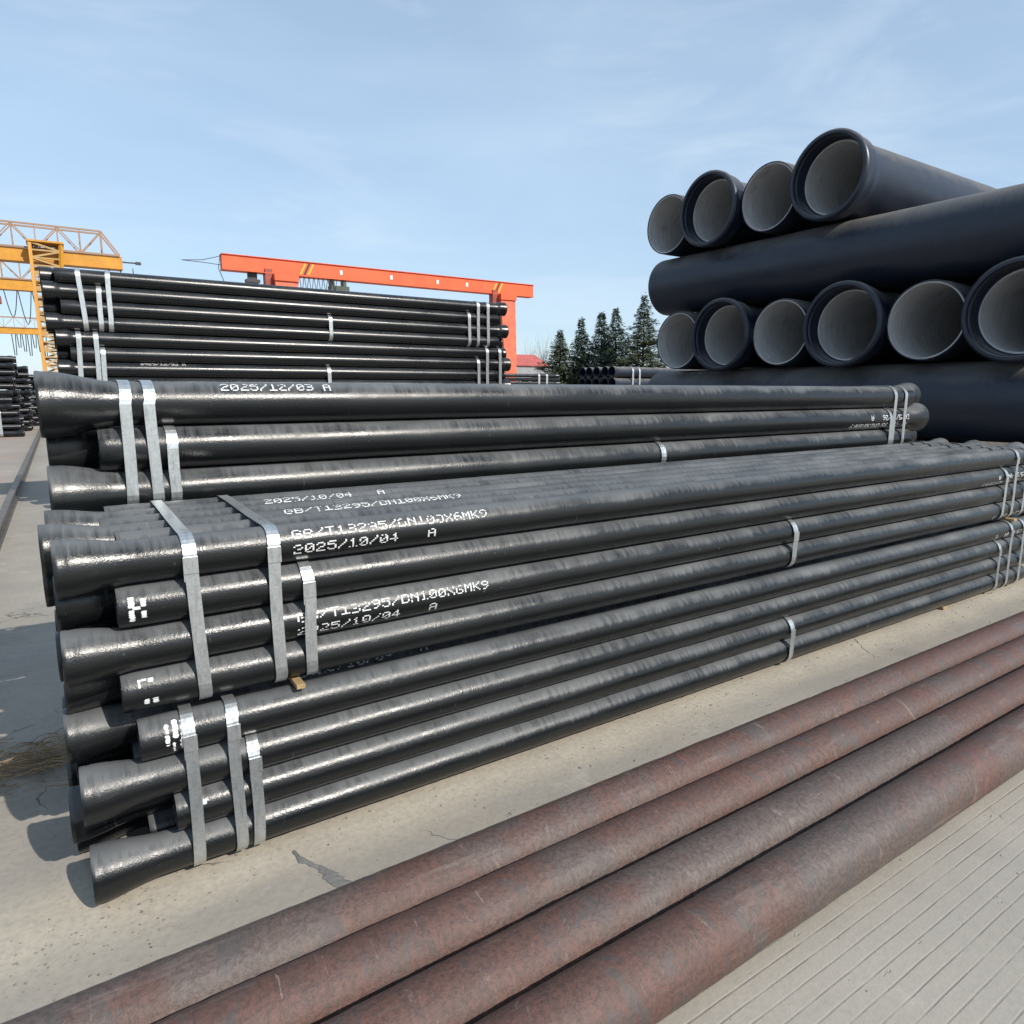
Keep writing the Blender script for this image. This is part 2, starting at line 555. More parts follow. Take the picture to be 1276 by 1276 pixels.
def lathe(name, segs, nseg, amp=0.0, mats=None):
    """segs: list of (profile [(x, r), ...], noisy) turned about X; every segment has its own rings, so edges stay crisp"""
    V, F = [], []
    ang = np.arange(nseg) * 2 * math.pi / nseg
    off = 0
    for prof, noisy in segs:
        n = len(prof)
        px = np.array([p[0] for p in prof])
        pr = np.array([p[1] for p in prof])
        rr = np.repeat(pr[:, None], nseg, 1)
        if noisy and amp:
            ring = smooth_noise(n, 1.3)[:, None]
            low = smooth_noise(n, 9)[:, None]
            ph = rng.uniform(0, 6.28)
            loc = rng.normal(size=(n, nseg))
            loc = (loc + np.roll(loc, 1, 1) + np.roll(loc, -1, 1)) / 3
            rr = rr + amp * (.45 * ring + .5 * loc + .7 * low * np.cos(ang + ph)[None, :])
        P = np.stack([np.repeat(px[:, None], nseg, 1), -rr * np.cos(ang)[None, :], rr * np.sin(ang)[None, :]], 2).reshape(-1, 3)
        V.append(P)
        for i in range(n - 1):
            for k in range(nseg):
                a, b = off + i * nseg + k, off + i * nseg + (k + 1) % nseg
                F.append((a, b, b + nseg, a + nseg))
        off += n * nseg
    return mesh(name, np.concatenate(V), F, True)

def dense(prof, step):
    out = []
    for (x0, r0), (x1, r1) in zip(prof[:-1], prof[1:]):
        n = max(1, int(abs(x1 - x0) / step))
        for k in range(n):
            t = k / n
            out.append((x0 + (x1 - x0) * t, r0 + (r1 - r0) * t))
    out.append(prof[-1])
    return out

def bell(Rs, Rp, flat, end, n=12):
    p = [(0.0, Rs * .985), (.003, Rs * 1.006), (.013, Rs * 1.006), (.017, Rs * .992)]
    p.append((flat, Rs * .995))
    for k in range(1, n + 1):
        t = k / n
        s = .55 * t * t * (3 - 2 * t) + .45 * t
        p.append((flat + (end - flat) * t, Rs * .995 + (Rp - Rs * .995) * s))
    return p

def pipe_mesh(name, L, Rp, Rs, flat, end, wall, nseg, step, amp, bore=None):
    """socket face at x=0, spigot at x=L, open bore right through"""
    Ri = bore or Rp - wall
    Rb = Rs - wall * 1.3                      # socket bore
    dep = flat + .22 * (end - flat)
    outer = bell(Rs, Rp, flat, end) + [(L - .012, Rp), (L - .004, Rp * .985)]
    outer = dense(outer, step)
    segs = [(outer, True),
            ([(0.0, Rs * .985), (0.0, Rb)], False),
            ([(0.0, Rb), (dep * .45, Rb * .985), (dep, Rb * .96)], False),
            ([(dep, Rb * .96), (dep, Ri)], False),
            ([(L - .004, Ri), (L - .004, Rp * .985)], False)]
    inner = ([(dep, Ri), (L * .35, Ri), (L * .7, Ri), (L - .004, Ri)], False)
    return segs, inner

def pipe_variants(name, count, mat, *a, nseg=32, step=.02, amp=.0005):
    out = []
    for k in range(count):
        segs, inner = pipe_mesh(name, *a, nseg, step, amp)
        me = lathe(name, segs + [inner], nseg, amp)
        me.materials.append(M[mat])
        out.append(me)
    return out

L1 = 6.08
P100 = pipe_variants('iron_pipe', 4, 'black', L1, .0605, .081, .030, .175, .007, nseg=36, step=.018, amp=.00055)
L2 = 6.06
P150 = pipe_variants('iron_pipe', 3, 'black', L2, .085, .121, .045, .245, .008, nseg=40, step=.025, amp=.0005)
P150s = pipe_variants('iron_pipe', 2, 'black_far', L2, .085, .107, .105, .185, .008, nseg=24, step=.25, amp=.0002)
PRUST = pipe_variants('rusty_pipe', 4, 'rust', 6.6, .0885, .118, .075, .20, .008, nseg=48, step=.02, amp=.0010)

# ------------------------------------------------------------------ dot matrix lettering
FONT = {
'0': '01110 10001 10011 10101 11001 10001 01110', '1': '00100 01100 00100 00100 00100 00100 11111',
'2': '01110 10001 00001 00110 01000 10000 11111', '3': '11110 00001 00001 01110 00001 00001 11110',
'4': '00010 00110 01010 10010 11111 00010 00010', '5': '11111 10000 11110 00001 00001 10001 01110',
'6': '00110 01000 10000 11110 10001 10001 01110', '9': '01110 10001 10001 01111 00001 00010 01100',
'8': '01110 10001 10001 01110 10001 10001 01110', '7': '11111 00001 00010 00100 01000 01000 01000',
'/': '00001 00001 00010 00100 01000 10000 10000', 'A': '01110 10001 10001 11111 10001 10001 10001',
'G': '01110 10001 10000 10111 10001 10001 01110', 'B': '11110 10001 10001 11110 10001 10001 11110',
'T': '11111 00100 00100 00100 00100 00100 00100', 'D': '11110 10001 10001 10001 10001 10001 11110',
'N': '10001 11001 10101 10011 10001 10001 10001', 'X': '10001 10001 01010 00100 01010 10001 10001',
'M': '10001 11011 10101 10101 10001 10001 10001', 'K': '10001 10010 10100 11000 10100 10010 10001',
' ': '00000 00000 00000 00000 00000 00000 00000'}

def stencil(pipe, text, x0, adeg, rad, pitch=.0353, ch=.030, drop=.05):
    """a row of ink dots lying on the pipe wall; reads towards +x, its top turned up the wall (angle from -Y towards +Z)"""
    v, f = [], []
    dx, dh = pitch / 6, ch / 7
    for i, c in enumerate(text):
        rows = FONT[c].split()
        jit = random.uniform(-.0012, .0012)
        worn = drop + max(0, random.gauss(0, .09))
        for r in range(7):
            for k in range(5):
                if rows[r][k] != '1' or random.random() < worn:
                    continue
                x = x0 + i * pitch + k * dx + random.uniform(-.0004, .0004)
                h = (3 - r) * dh + jit
                a0 = R(adeg) + (h - dh * .44) / rad
                a1 = R(adeg) + (h + dh * .44) / rad
                n = len(v)
                rr = rad + .0013
                w = dx * random.uniform(.86, 1.02)
                for aa, xx in ((a0, x), (a0, x + w), (a1, x + w), (a1, x)):
                    v.append((xx, -rr * math.cos(aa), rr * math.sin(aa)))
                f.append((n, n + 1, n + 2, n + 3))
    return link('stencil_lettering', mesh('stencil_lettering', v, f), M['paint_white'], pipe)

def blotches(pipe, spec, rad, L):
    """white paint blocks near the spigot: (distance from the end, width, angle from, angle to)"""
    v, f = [], []
    for (d, w, a0, a1) in spec:
        n = 16
        k0 = len(v)
        for i in range(n + 1):
            a = R(a0 + (a1 - a0) * i / n)
            ed = .0035 if i in (0, n) else 0
            e0, e1 = random.uniform(-.002, .002) + ed, random.uniform(-.002, .002) - ed
            for xx in (L - d - w + e0, L - d + e1):
                v.append((xx, -(rad + .0013) * math.cos(a), (rad + .0013) * math.sin(a)))
        for i in range(n):
            if random.random() < .06:
                continue
            f.append((k0 + 2 * i, k0 + 2 * i + 1, k0 + 2 * i + 3, k0 + 2 * i + 2))
    return link('paint_mark', mesh('paint_mark', v, f), M['paint_white'], pipe)

def put_pipe(me, socket_left, x, y, z, L, label, group, roll=0, name='iron_pipe'):
    o = bpy.data.objects.new(name, me)
    COL.objects.link(o)
    if socket_left:
        o.location = (x, y, z)
        o.rotation_euler = (roll, 0, 0)
    else:
        o.location = (x + L, y, z)
        o.rotation_euler = (-roll, math.pi, 0)
    return tag(o, label, 'pipe', group)

# ------------------------------------------------------------------ straps
def hull(pts):
    pts = sorted(set((round(a, 5), round(b, 5)) for a, b in pts))
    def half(ps):
        h = []
        for p in ps:
            while len(h) > 1 and (h[-1][0] - h[-2][0]) * (p[1] - h[-2][1]) - (h[-1][1] - h[-2][1]) * (p[0] - h[-2][0]) <= 0:
                h.pop()
            h.append(p)
        return h[:-1]
    return half(pts) + half(pts[::-1])

def strap(circles, x, w, label, group, tilt=0.0, seal=True, mat='strap', th=.0016, zs=None):
    """steel band round the pipes whose (y, z, r) sections are given"""
    def loop(extra):
        pts = []
        for (y, z, r) in circles:
            for k in range(28):
                a = 2 * math.pi * k / 28
                pts.append((y + (r + extra) * math.cos(a), z + (r + extra) * math.sin(a)))
        return pts
    h = hull(loop(.0042))
    cy = sum(c[0] for c in circles) / len(circles)
    cz = sum(c[1] for c in circles) / len(circles)
    zmin = min(p[1] for p in h)
    # resample long runs so that the band can waver a little
    ring = []
    n = len(h)
    for i in range(n):
        a, b = h[i], h[(i + 1) % n]
        d = math.hypot(b[0] - a[0], b[1] - a[1])
        m = max(1, int(d / .06))
        for k in range(m):
            t = k / m
            ring.append((a[0] + (b[0] - a[0]) * t, a[1] + (b[1] - a[1]) * t))
    n = len(ring)
    v, f = [], []
    ph, am = random.uniform(0, 6), random.uniform(.001, .003)
    for i, (yy, zz) in enumerate(ring):
        p0, p1 = ring[i - 1], ring[(i + 1) % n]
        tx, tz = p1[0] - p0[0], p1[1] - p0[1]
        ln = math.hypot(tx, tz) or 1
        ny, nz = tz / ln, -tx / ln
        xx = x + tilt * (zz - zmin) + am * math.sin(ph + i * .5)
        for s in (-1, 1):
            v.append((xx + s * w / 2, yy, zz))
            v.append((xx + s * w / 2, yy + ny * th, zz + nz * th))
    for i in range(n):
        a, b = i * 4, ((i + 1) % n) * 4
        f += [(a + 1, a + 3, b + 3, b + 1), (a, b, b + 2, a + 2), (a, a + 1, b + 1, b), (a + 2, b + 2, b + 3, a + 3)]
    o = link('steel_strap', mesh('steel_strap', v, f), M[mat])
    tag(o, label, 'strap', group)
    if seal:
        ymin = min(p[0] for p in ring)
        zt = max(zz for yy, zz in ring if yy < ymin + .012)
        sx = x + tilt * (zt - zmin)
        MB().box((sx, ymin - .0028, zt - .045), (w * 1.12, .0035, .05)).build('seal', M[mat], o, bevel=.0008)
        MB().box((sx - w * .5, ymin - .0006, zt - .072), (.003, .002, .04)).build('strap_tail', M[mat], o)
    return o

# ------------------------------------------------------------------ nearest stack: two bundles of DN100 pipes
rowz = [.979, .853, .727, .601, .455, .331, .207, .083]
endx = [-.055, .075, -.058, .065, .095, -.053, .17, -.050]
rank = ['top', 'second', 'third', 'lowest']
NCOL, CP, Y0, R1 = 6, .14, 2.14, .0605
pipes1 = {}
for r in range(8):
    up = r < 4
    bun = 'upper' if up else 'lower'
    grp = f'black pipes strapped in the nearest {bun} bundle'
    rk = rank[r % 4]
    for c in range(NCOL):
        sl = (r + c + (0 if up else 1)) % 2 == 0
        j = random.uniform(-.02, .02)
        if c == 0:
            x = endx[r]
        else:
            x = (-.075 if sl else .085) + j
        if r == 0 and c == 2: x = -.088
        y = Y0 + (0 if up else -.022) + c * CP + (random.uniform(-.0015, .0015) if c == 0 else random.uniform(-.006, .006))
        if not sl:
            x = x if c or r else x
        sd = 'flared' if sl else 'plain'
        if c == 0:
            lab = f'glossy black pipe, {sd} left end, {rk} front row of the nearest {bun} bundle'
            if r == 0: lab = 'glossy black pipe with bold white GB/T lettering, top front edge of nearest stack'
            if r == 2: lab = 'glossy black pipe with white GB/T lettering, third front row of nearest upper bundle'
        elif r == 0:
            lab = f'grey topped black pipe, {["", "second", "third", "fourth", "fifth", "sixth"][c]} from front on top of nearest stack, {sd} left end'
        elif r == 4 and c == 1:
            lab = 'black pipe, flared left end, just behind the topmost front pipe of nearest lower bundle'
        elif c == 1:
            lab = f'black pipe, {sd} left end, directly behind {rk} front pipe of nearest {bun} bundle'
        else:
            lab = f'black pipe buried inside the nearest {bun} bundle, only its left end showing'
        rad_end = .081 if sl else R1
        o = put_pipe(random.choice(P100), sl, x, y, rowz[r], L1, lab, grp)
        pipes1[(r, c)] = o

GB, DT = 'GB/T13295/DN100X6MK9', '2025/10/04   A'
def offx(o): return o.location.x
for key, a1, a2, first in (((0, 0), 34, -10, True), ((2, 0), 20, -24, True), ((0, 2), 66, 28, True), ((0, 4), 40, 0, False)):
    o = pipes1[key]
    xo = .56 - offx(o) + (0 if key[1] == 0 else .06)
    if first:
        stencil(o, GB, xo, a1, R1)
        stencil(o, DT, xo, a2, R1)
    else:
        stencil(o, DT, xo, 62, R1)
# the fourth row's date: this pipe is turned end for end, so its print is too
o = pipes1[(3, 0)]
v = stencil(o, '2025/10/04   A', .25, 30, R1, drop=.3)
o = pipes1[(1, 0)]
stencil(o, GB, .26, 40, R1, drop=.12); stencil(o, DT, .26, -4, R1, drop=.12)
o = pipes1[(4, 0)]
stencil(o, DT, .27, 20, R1, drop=.25)
stencil(pipes1[(4, 1)], DT, .66, 52, R1, drop=.15)
stencil(pipes1[(4, 1)], DT, .66, 80, R1, drop=.15)
blotches(pipes1[(1, 0)], [(.030, .014, -38, -8), (.030, .014, -2, 32), (.060, .013, -30, -8), (.060, .013, 2, 24), (.040, .018, -10, -2)], R1, L1)
blotches(pipes1[(3, 0)], [(.045, .006, -46, -22), (.052, .014, -46, -40), (.070, .014, -46, -34), (.056, .013, 10, 26), (.078, .014, 10, 28)], R1, L1)
blotches(pipes1[(4, 0)], [(.068, .010, -50, 10), (.088, .014, -60, -8), (.108, .006, -56, 14), (.086, .006, 2, 34), (.106, .007, -2, 30)], R1, L1)
blotches(pipes1[(6, 0)], [(.052, .012, -34, -20), (.074, .012, -36, -22)], R1, L1)

def circ1(rows, cols=range(NCOL)):
    return [(pipes1[(r, c)].location.y, rowz[r], R1 + .0012) for r in rows for c in cols]
G1 = 'steel straps round the nearest stack'
def strap_set(cu, cu_low, cu_mid, xs, xmid, xr, w, pre, group, tilts=(0, 0, 0), seal=True, th=.0016):
    """three straps by the left end, one half way, three by the right end"""
    a = ['leftmost full-height', 'second full-height', 'short']
    for i, x in enumerate(xs):
        strap(cu if i < 2 else cu_low, x, w, f'{a[i]} galvanised strap near the left end of the {pre}', group, tilts[i], seal, th=th)
    if xmid is not None:
        strap(cu_mid, xmid, w, f'single short galvanised strap half way along the {pre}', group, 0, seal, th=th)
    a = ['short', 'first full-height', 'last full-height']
    for i, x in enumerate(xr):
        strap(cu_low if i == 0 else cu, x, w, f'{a[i]} galvanised strap near the right end of the {pre}', group, 0, seal, th=th)
strap_set(circ1(range(0, 4)), circ1(range(1, 4)), circ1((2, 3)), (.282, .500, .600), 3.11, (5.52, 5.66, 5.84), .036, 'nearest upper bundle', G1, (-.03, 0, 0))
strap_set(circ1(range(4, 8)), circ1(range(5, 8)), circ1((6, 7)), (.225, .345, .400), 3.11, (5.50, 5.66, 5.86), .034, 'nearest lower bundle', G1, (0, 0, 0))

# timber battens
def batten(x, y0, y1, z0, z1, w, label):
    o = MB().box((0, 0, 0), (w, y1 - y0, z1 - z0)).build('timber_batten', M['wood'], None, (x, (y0 + y1) / 2, (z0 + z1) / 2), bevel=.002)
    return tag(o, label, 'batten', 'timber battens between pipe bundles')
bz0, bz1 = rowz[4] + R1 + .005, rowz[3] - R1 - .005
batten(.555, 2.062, 2.90, bz0, bz1, .028, 'short timber batten end poking out between the two nearest bundles at left')
batten(5.72, 2.062, 2.90, bz0, bz1, .05, 'timber batten between the two nearest bundles at their right end')
batten(4.85, 2.085, 2.90, .002, .02, .05, 'thin timber batten under the bottom pipes of the nearest stack')

# ------------------------------------------------------------------ second stack: DN150, rows nested
RZ2 = [1.40, 1.227, 1.054, .852, .679, .506, .300, .127]
R2, CP2 = .085, .174
pipes2 = {}
for r in range(8):
    b = r // 3
    ncol = 3 if b == 0 else 2
    grp = f'black pipes in the stack behind the nearest one'
    for c in range(ncol):
        sl = (r + c) % 2 == 0
        y = 3.06 + (0 if b == 0 else .05) + c * CP2 + random.uniform(-.002, .002)
        x = (-.06 if sl else .105) + random.uniform(-.012, .012)
        if r == 1 and c == 0: x = .105
        if r == 1 and c == 1: x = -.055
        if r in (0, 2) and c == 1: x = .28
        if r in (0, 2) and c == 2: continue
        end = 'flared' if sl else 'plain'
        if r == 0 and c == 0: lab = 'large black pipe printed 2025/12/03 A, top front of the second stack'
        elif r == 1 and c == 0: lab = 'black pipe, plain left end, upside-down white print at right, second row of second stack'
        elif r == 2 and c == 0: lab = 'black pipe with flared left end just above the nearest stack, third row of second stack'
        elif b == 0: lab = f'black pipe, {end} left end, row {["one", "two", "three"][r]}, {["", "second", "third"][c]} from the front in second stack'
        else: lab = 'black pipe in the second stack hidden behind the nearest stack'
        me = P150[(r + c) % 3]
        pipes2[(r, c)] = put_pipe(me, sl, x, y, RZ2[r], L2, lab, grp)
stencil(pipes2[(0, 0)], '2025/12/03 A', .62, 50, R2, .0385, .042, .02)
stencil(pipes2[(1, 0)], 'GB/T13295/DN150X6MK9', .28, 36, R2, .041, .040, .03)
stencil(pipes2[(1, 0)], '2025/11/26   A', .26, -8, R2, .041, .040, .03)
c2 = [(pipes2[k].location.y, RZ2[k[0]], R2 + .001) for k in pipes2 if k[0] < 3]
c2l = [(pipes2[k].location.y, RZ2[k[0]], R2 + .001) for k in pipes2 if k[0] in (1, 2)]
strap_set(c2, c2l, [c for c in c2l if c[1] < 1.1], (.20, .29, .355), 3.06, (5.62, 5.66, 5.82), .040, 'second stack', 'steel straps round the second stack', (.02, 0, 0), False)
for x in (.6, 3, 5.4):
    tag(MB().box((0, 0, 0), (.06, .36, .026)).build('timber_batten', M['wood'], None, (x, 3.24, (RZ2[2] + RZ2[3]) / 2), bevel=.002), 'timber batten hidden between bundles of the second stack', 'batten', 'hidden battens of the second stack')

# ------------------------------------------------------------------ third stack, farther back
RZ3 = [2.745, 2.571, 2.397, 2.223, 2.047, 1.873, 1.699, 1.525, 1.33, 1.156, .982, .808, .60, .436, .262, .090]
R3, CP3, Y3 = .085, .178, 9.62
pipes3 = {}
for r in range(16):
    b = r // 4
    bn = ['upper', 'lower', 'third', 'bottom'][b]
    for c in range(3 if b < 2 else 1):
        sl = (r + c + (1 if b == 0 else 0)) % 2 == 0
        x0 = (.05, .27, .1, .1)[b] if b else .05
        x = x0 - .05 + (-.04 if sl else .10) + random.uniform(-.02, .02)
        if b == 1: x -= .14
        y = Y3 + c * CP3
        end = 'flared' if sl else 'plain'
        if b < 2 and c == 0 and not (b == 1 and r == 7):
            lab = f'long black pipe, {end} left end, {rank[r % 4]} front row, {bn} bundle before orange crane'
        elif b < 2:
            lab = f'black pipe behind the front row in the {bn} bundle before the orange crane'
        else:
            lab = 'black pipe low in the third stack, hidden behind the second stack'
        pipes3[(r, c)] = put_pipe(P150s[(r + c) % 2], sl, x, y, RZ3[r], L2, lab, 'black pipes in the third stack before the orange crane')
for b, pre, tl in ((0, 'upper bundle of third stack', (-.05, .02, .02)), (1, 'lower bundle of third stack', (.03, .02, .02))):
    cu = [(pipes3[k].location.y, RZ3[k[0]], R3) for k in pipes3 if k[0] // 4 == b]
    cl = [(pipes3[k].location.y, RZ3[k[0]], R3) for k in pipes3 if k[0] // 4 == b and k[0] % 4 > 0 and True]
    if b == 0:
        cl = [c for c in cl if c[1] < 2.5 or True]
    strap_set(cu, cl, [c for c in cl if c[1] < (2.45 if b == 0 else 1.75)], ((.35, .60, .50) if b == 0 else (.24, .42, .48)), 3.25 if b == 0 else 3.2, ((5.46, 5.62, 5.80) if b == 0 else (5.62, 5.78, 6.02)), .05, pre, 'steel straps round the third stack', tl, False, th=.003)
stencil(pipes3[(6, 0)], '2025/12/03 A', .85, 62, R3, .042, .05, .1)
# ------------------------------------------------------------------ rusty pipes in the foreground
for k, y in enumerate((1.535, 1.356, 1.177, .996)):
    me = PRUST[k]
    o = bpy.data.objects.new('rusty_pipe', me)
    COL.objects.link(o)
    o.location = (-.55 - .1 * (k % 2), y, .0893)
    # plain ends here: the flare lies out of view at the far end, so turn the pipe round
    o.rotation_euler = (random.uniform(0, 6), 0, math.pi + R((0, -.05, .05, 0)[k]))
    o.location.x += 6.9
    o.location.y = y
    tag(o, ['rusty brown pipe lying on the concrete nearest the black stack', 'rusty brown pipe with pink scuffs, second from the black stack', 'rusty brown pipe with grey patches, third from the black stack', 'rusty brown pipe nearest the camera beside the grooved concrete'][k], 'pipe', 'rusty pipes lying in the foreground')

# ------------------------------------------------------------------ big pipes on the right
LB, RB, RSB = 6.2, .436, .510
def big_pipe_mesh(k):
    wall = .016
    n = 56
    outer = [(0, RSB * .955), (.006, RSB * .965), (.02, RSB), (.075, RSB), (.095, RSB * .965), (.24, RSB * .952)]
    for i in range(1, 11):
        t = i / 10
        s = t * t * (3 - 2 * t)
        outer.append((.24 + .16 * t, RSB * .952 + (RB - RSB * .952) * s))
    outer += [(LB - .02, RB), (LB, RB * .985)]
    segs = [(dense(outer, .06), True),
            ([(0, RSB * .955), (.0, RSB * .90)], False),
            ([(0, RSB * .90), (.012, RSB * .885), (.03, RSB * .885)], False),
            ([(.03, RSB * .885), (.03, RSB * .915), (.085, RSB * .915), (.085, RSB * .872)], False),
            ([(.085, RSB * .872), (.20, RSB * .862)], False),
            ([(.20, RSB * .862), (.20, RB - wall)], False),
            ([(.20, RB - wall), (LB, RB - wall)], False),
            ([(LB, RB - wall), (LB, RB * .985)], False)]
    me = lathe('large_pipe', segs, n, .0012)
    me.materials.append(M['black_big'])
    lin = lathe('cement_lining', [([(.203, RB - wall - .001), (.203, RB - wall - .018)], False), ([(.203, RB - wall - .018), (2, RB - wall - .018), (4, RB - wall - .018), (LB - .012, RB - wall - .018)], True),
                                  ([(LB - .012, RB - wall - .018), (LB - .012, RB - wall - .001)], False)], n, .0015)
    lin.materials.append(M['lining'])
    return me, lin
BIG = [big_pipe_mesh(k) for k in range(2)]
GBIG = 'large cement lined pipes stacked crosswise at right'
def big_pipe(kind, loc, rotz, label, i=0, roll=None):
    me, lin = BIG[i % 2]
    o = bpy.data.objects.new('large_pipe', me)
    COL.objects.link(o)
    o.location = loc
    o.rotation_euler = (roll if roll is not None else random.uniform(0, 6), 0, rotz)
    l = bpy.data.objects.new('cement_lining', lin)
    COL.objects.link(l)
    l.parent = o
    return tag(o, label, 'pipe', GBIG)
XB = 8.0
# layer heights, bottom up: ends towards the camera, lengthwise, ends, lengthwise, ends
HE = [.45, 2.22, 3.985]
HL = [1.335, 3.105]
names = ['first', 'second', 'third', 'fourth', 'fifth', 'sixth']
def ends_layer(h, ys, kinds, layer, dz=0):
    for i, (y, k) in enumerate(zip(ys, kinds)):
        sock = k == 's'
        what = 'flared socket rim' if sock else 'thin plain rim'
        lab = f'large grey lined pipe with {what}, {names[i]} from right, {layer} row of open ends'
        zz = h + (.0)
        if sock:
            big_pipe('s', (XB - .02, y, zz + .02), random.uniform(-.004, .004), lab, i)
        else:
            big_pipe('p', (XB + .13 + LB, y, zz), math.pi + random.uniform(-.004, .004), lab, i)
ends_layer(HE[1], (3.104, 4.027, 4.95, 5.873, 6.796, 7.719), 'spspsp', 'lower')
ends_layer(HE[2], (5.28, 6.203, 7.126, 8.049), 'spsp', 'upper')
for i, h in enumerate(HL):
    for k in range(6):
        y0 = 2.2
        lab = [f'large black pipe lying crosswise under the lower row of open ends', 'large black pipe lying crosswise between the two rows of open ends'][i]
        if k:
            lab = ['large black crosswise pipe deeper under the lower row of open ends, mostly hidden', 'large black crosswise pipe deeper between the two rows of open ends, mostly hidden'][i]
        # the socket is at the near end, out of the frame
        if k in (0, 1, 3, 5):
            bp = big_pipe('l', (XB + .52 + k * .95, 2.15, h), R(90), lab, k, 0 if k == 0 else None)
            if k == 0 and i == 0:
                stencil(bp, 'GB/T13295/DN800', 4.65, 116, RB, .072, .07, .3)
for k in range(4):
    big_pipe('b', (XB + .13 + LB, 2.9 + k * 1.35, HE[0]), math.pi, 'large black pipe in bottom layer of crosswise pile, hidden behind black stacks', k)

# ------------------------------------------------------------------ crane rail on the left
rl = MB()
rl.box((0, 0, .012), (.11, 90, .024)).box((0, 0, .062), (.02, 90, .08)).box((0, 0, .115), (.07, 90, .03))
o = rl.build('crane_rail', M['rail_steel'], None, (-.64, 49, 0))
tag(o, 'dark worn steel crane rail running away along the left of the stacks', 'rail')

# ------------------------------------------------------------------ twigs by the left end
tw = MB()
for k in range(230):
    y = random.gauss(3.08, .09)
    x = random.uniform(-.42, .0)
    a = random.gauss(math.pi * .95, .35)
    l = random.uniform(.08, .26)
    z = abs(random.gauss(.0, .028)) + .004
    b = random.uniform(-.25, .25)
    pts = []
    for i in range(4):
        t = i / 3
        pts.append((x + math.cos(a + b * t) * l * t, y + math.sin(a + b * t) * l * t, max(.003, z + .02 * math.sin(t * 3) - z * .7 * t)))
    tw.tube(pts, random.uniform(.001, .0024), 4, .0007)
tag(tw.build('twig_pile', M['twig']), 'loose pile of dry brown twigs and straw on the ground beside the nearest stack', 'twigs', kind='stuff')

# ------------------------------------------------------------------ distant stacks of pipes
PSM = pipe_variants('iron_pipe', 1, 'black_far', 6.0, .085, .108, .08, .2, .009, nseg=12, step=9, amp=0)[0]
def far_stack(n, xr, y0, nrow, ncol, pz, py, label, group, me=PSM, L=6.0, jit=.06, left=True, skip=lambda r, c: False):
    for r in range(nrow):
        for c in range(ncol):
            if skip(r, c): continue
            sl = (r + c) % 2 == 0
            x = xr - L + random.uniform(-jit, jit) + (0 if sl else 0)
            lab = label(r, c)
            put_pipe(me, (not sl) if left else sl, x, y0 + c * py, .11 + r * pz, L, lab, group)
ORD = ['first', 'second', 'third', 'fourth', 'fifth', 'sixth', 'seventh', 'eighth', 'ninth', 'tenth', 'eleventh', 'twelfth']
GL = 'black pipes in the far stacks at the left edge'
far_stack(0, -1.15, 27.0, 12, 7, .212, .22, lambda r, c: f'small front pipe, {ORD[r]} from the ground, nearest far stack at left edge' if c == 0 else 'small black pipe behind the front of the nearest far stack at left edge', GL, jit=.13)
far_stack(0, -.95, 30.6, 11, 7, .212, .22, lambda r, c: f'small front pipe, {ORD[r]} from the ground, middle far stack at left edge' if c == 0 else 'small black pipe behind the front of the middle far stack at left edge', GL, jit=.13)
far_stack(0, -.75, 35.0, 10, 5, .212, .22, lambda r, c: f'small front pipe, {ORD[r]} from the ground, farthest far stack at left edge' if c == 0 else 'small black pipe behind the front of the farthest far stack at left edge', GL, jit=.13)
zz = [(27.0 + c * .22, .11 + r * .212, .086) for r in (0, 1, 2, 3) for c in range(7)]
strap(zz, -1.62, .10, 'white strap round the foot of the far stack at the left edge', 'far straps', 0, False, 'strap', .006)

# pipes with open ends facing the camera, beyond the gap
PDN = pipe_variants('iron_pipe', 1, 'black_big', 6.0, .165, .185, .10, .22, .012, nseg=20, step=9, amp=0)[0]
GM = 'black pipes in the far stack before the cedars'
for r in range(6):
    for c in range(5):
        top = r >= 4
        lab = f'open ended black pipe, {names[4 - c]} from left, {"top" if r == 5 else "second"} row of far stack before cedars' if top else 'black pipe low in far stack before the cedars, hidden behind second stack'
        put_pipe(PDN, True, 15.2 + random.uniform(-.05, .05), 17.2 + c * .40, .19 + r * .375, 6.0, lab, GM)
zc = [(17.2 + c * .40, .19 + r * .375, .168) for r in (4, 5) for c in range(5)]
for x, t in ((15.95, 'nearer'), (16.25, 'farther')):
    strap(zc, x, .07, f'{t} white strap round the far stack of open ended pipes before the cedars', 'far straps', 0, False, th=.006)
GT = 'thin black pipes beyond the third stack'
for r in range(12):
    for c in range(2):
        t = r >= 9 and c == 0
        lab = f'thin far black pipe, {["third", "second", "top"][r - 9]} row beyond the right end of the third stack' if t else 'thin far black pipe low or deep in the stack beyond the third stack, hidden'
        put_pipe(PSM, (r + c) % 2 == 0, 16.2 + random.uniform(-.1, .1), 29.4 + c * .22, .11 + r * .192, 6.0, lab, GT)
zc = [(29.4 + c * .22, .11 + r * .192, .087) for r in range(9, 12) for c in range(2)]
for x, t in ((20.9, 'left'), (21.4, 'right')):
    strap(zc, x, .12, f'{t} one of two white straps on the thin far pipes before the house', 'far straps', 0, False, th=.006)

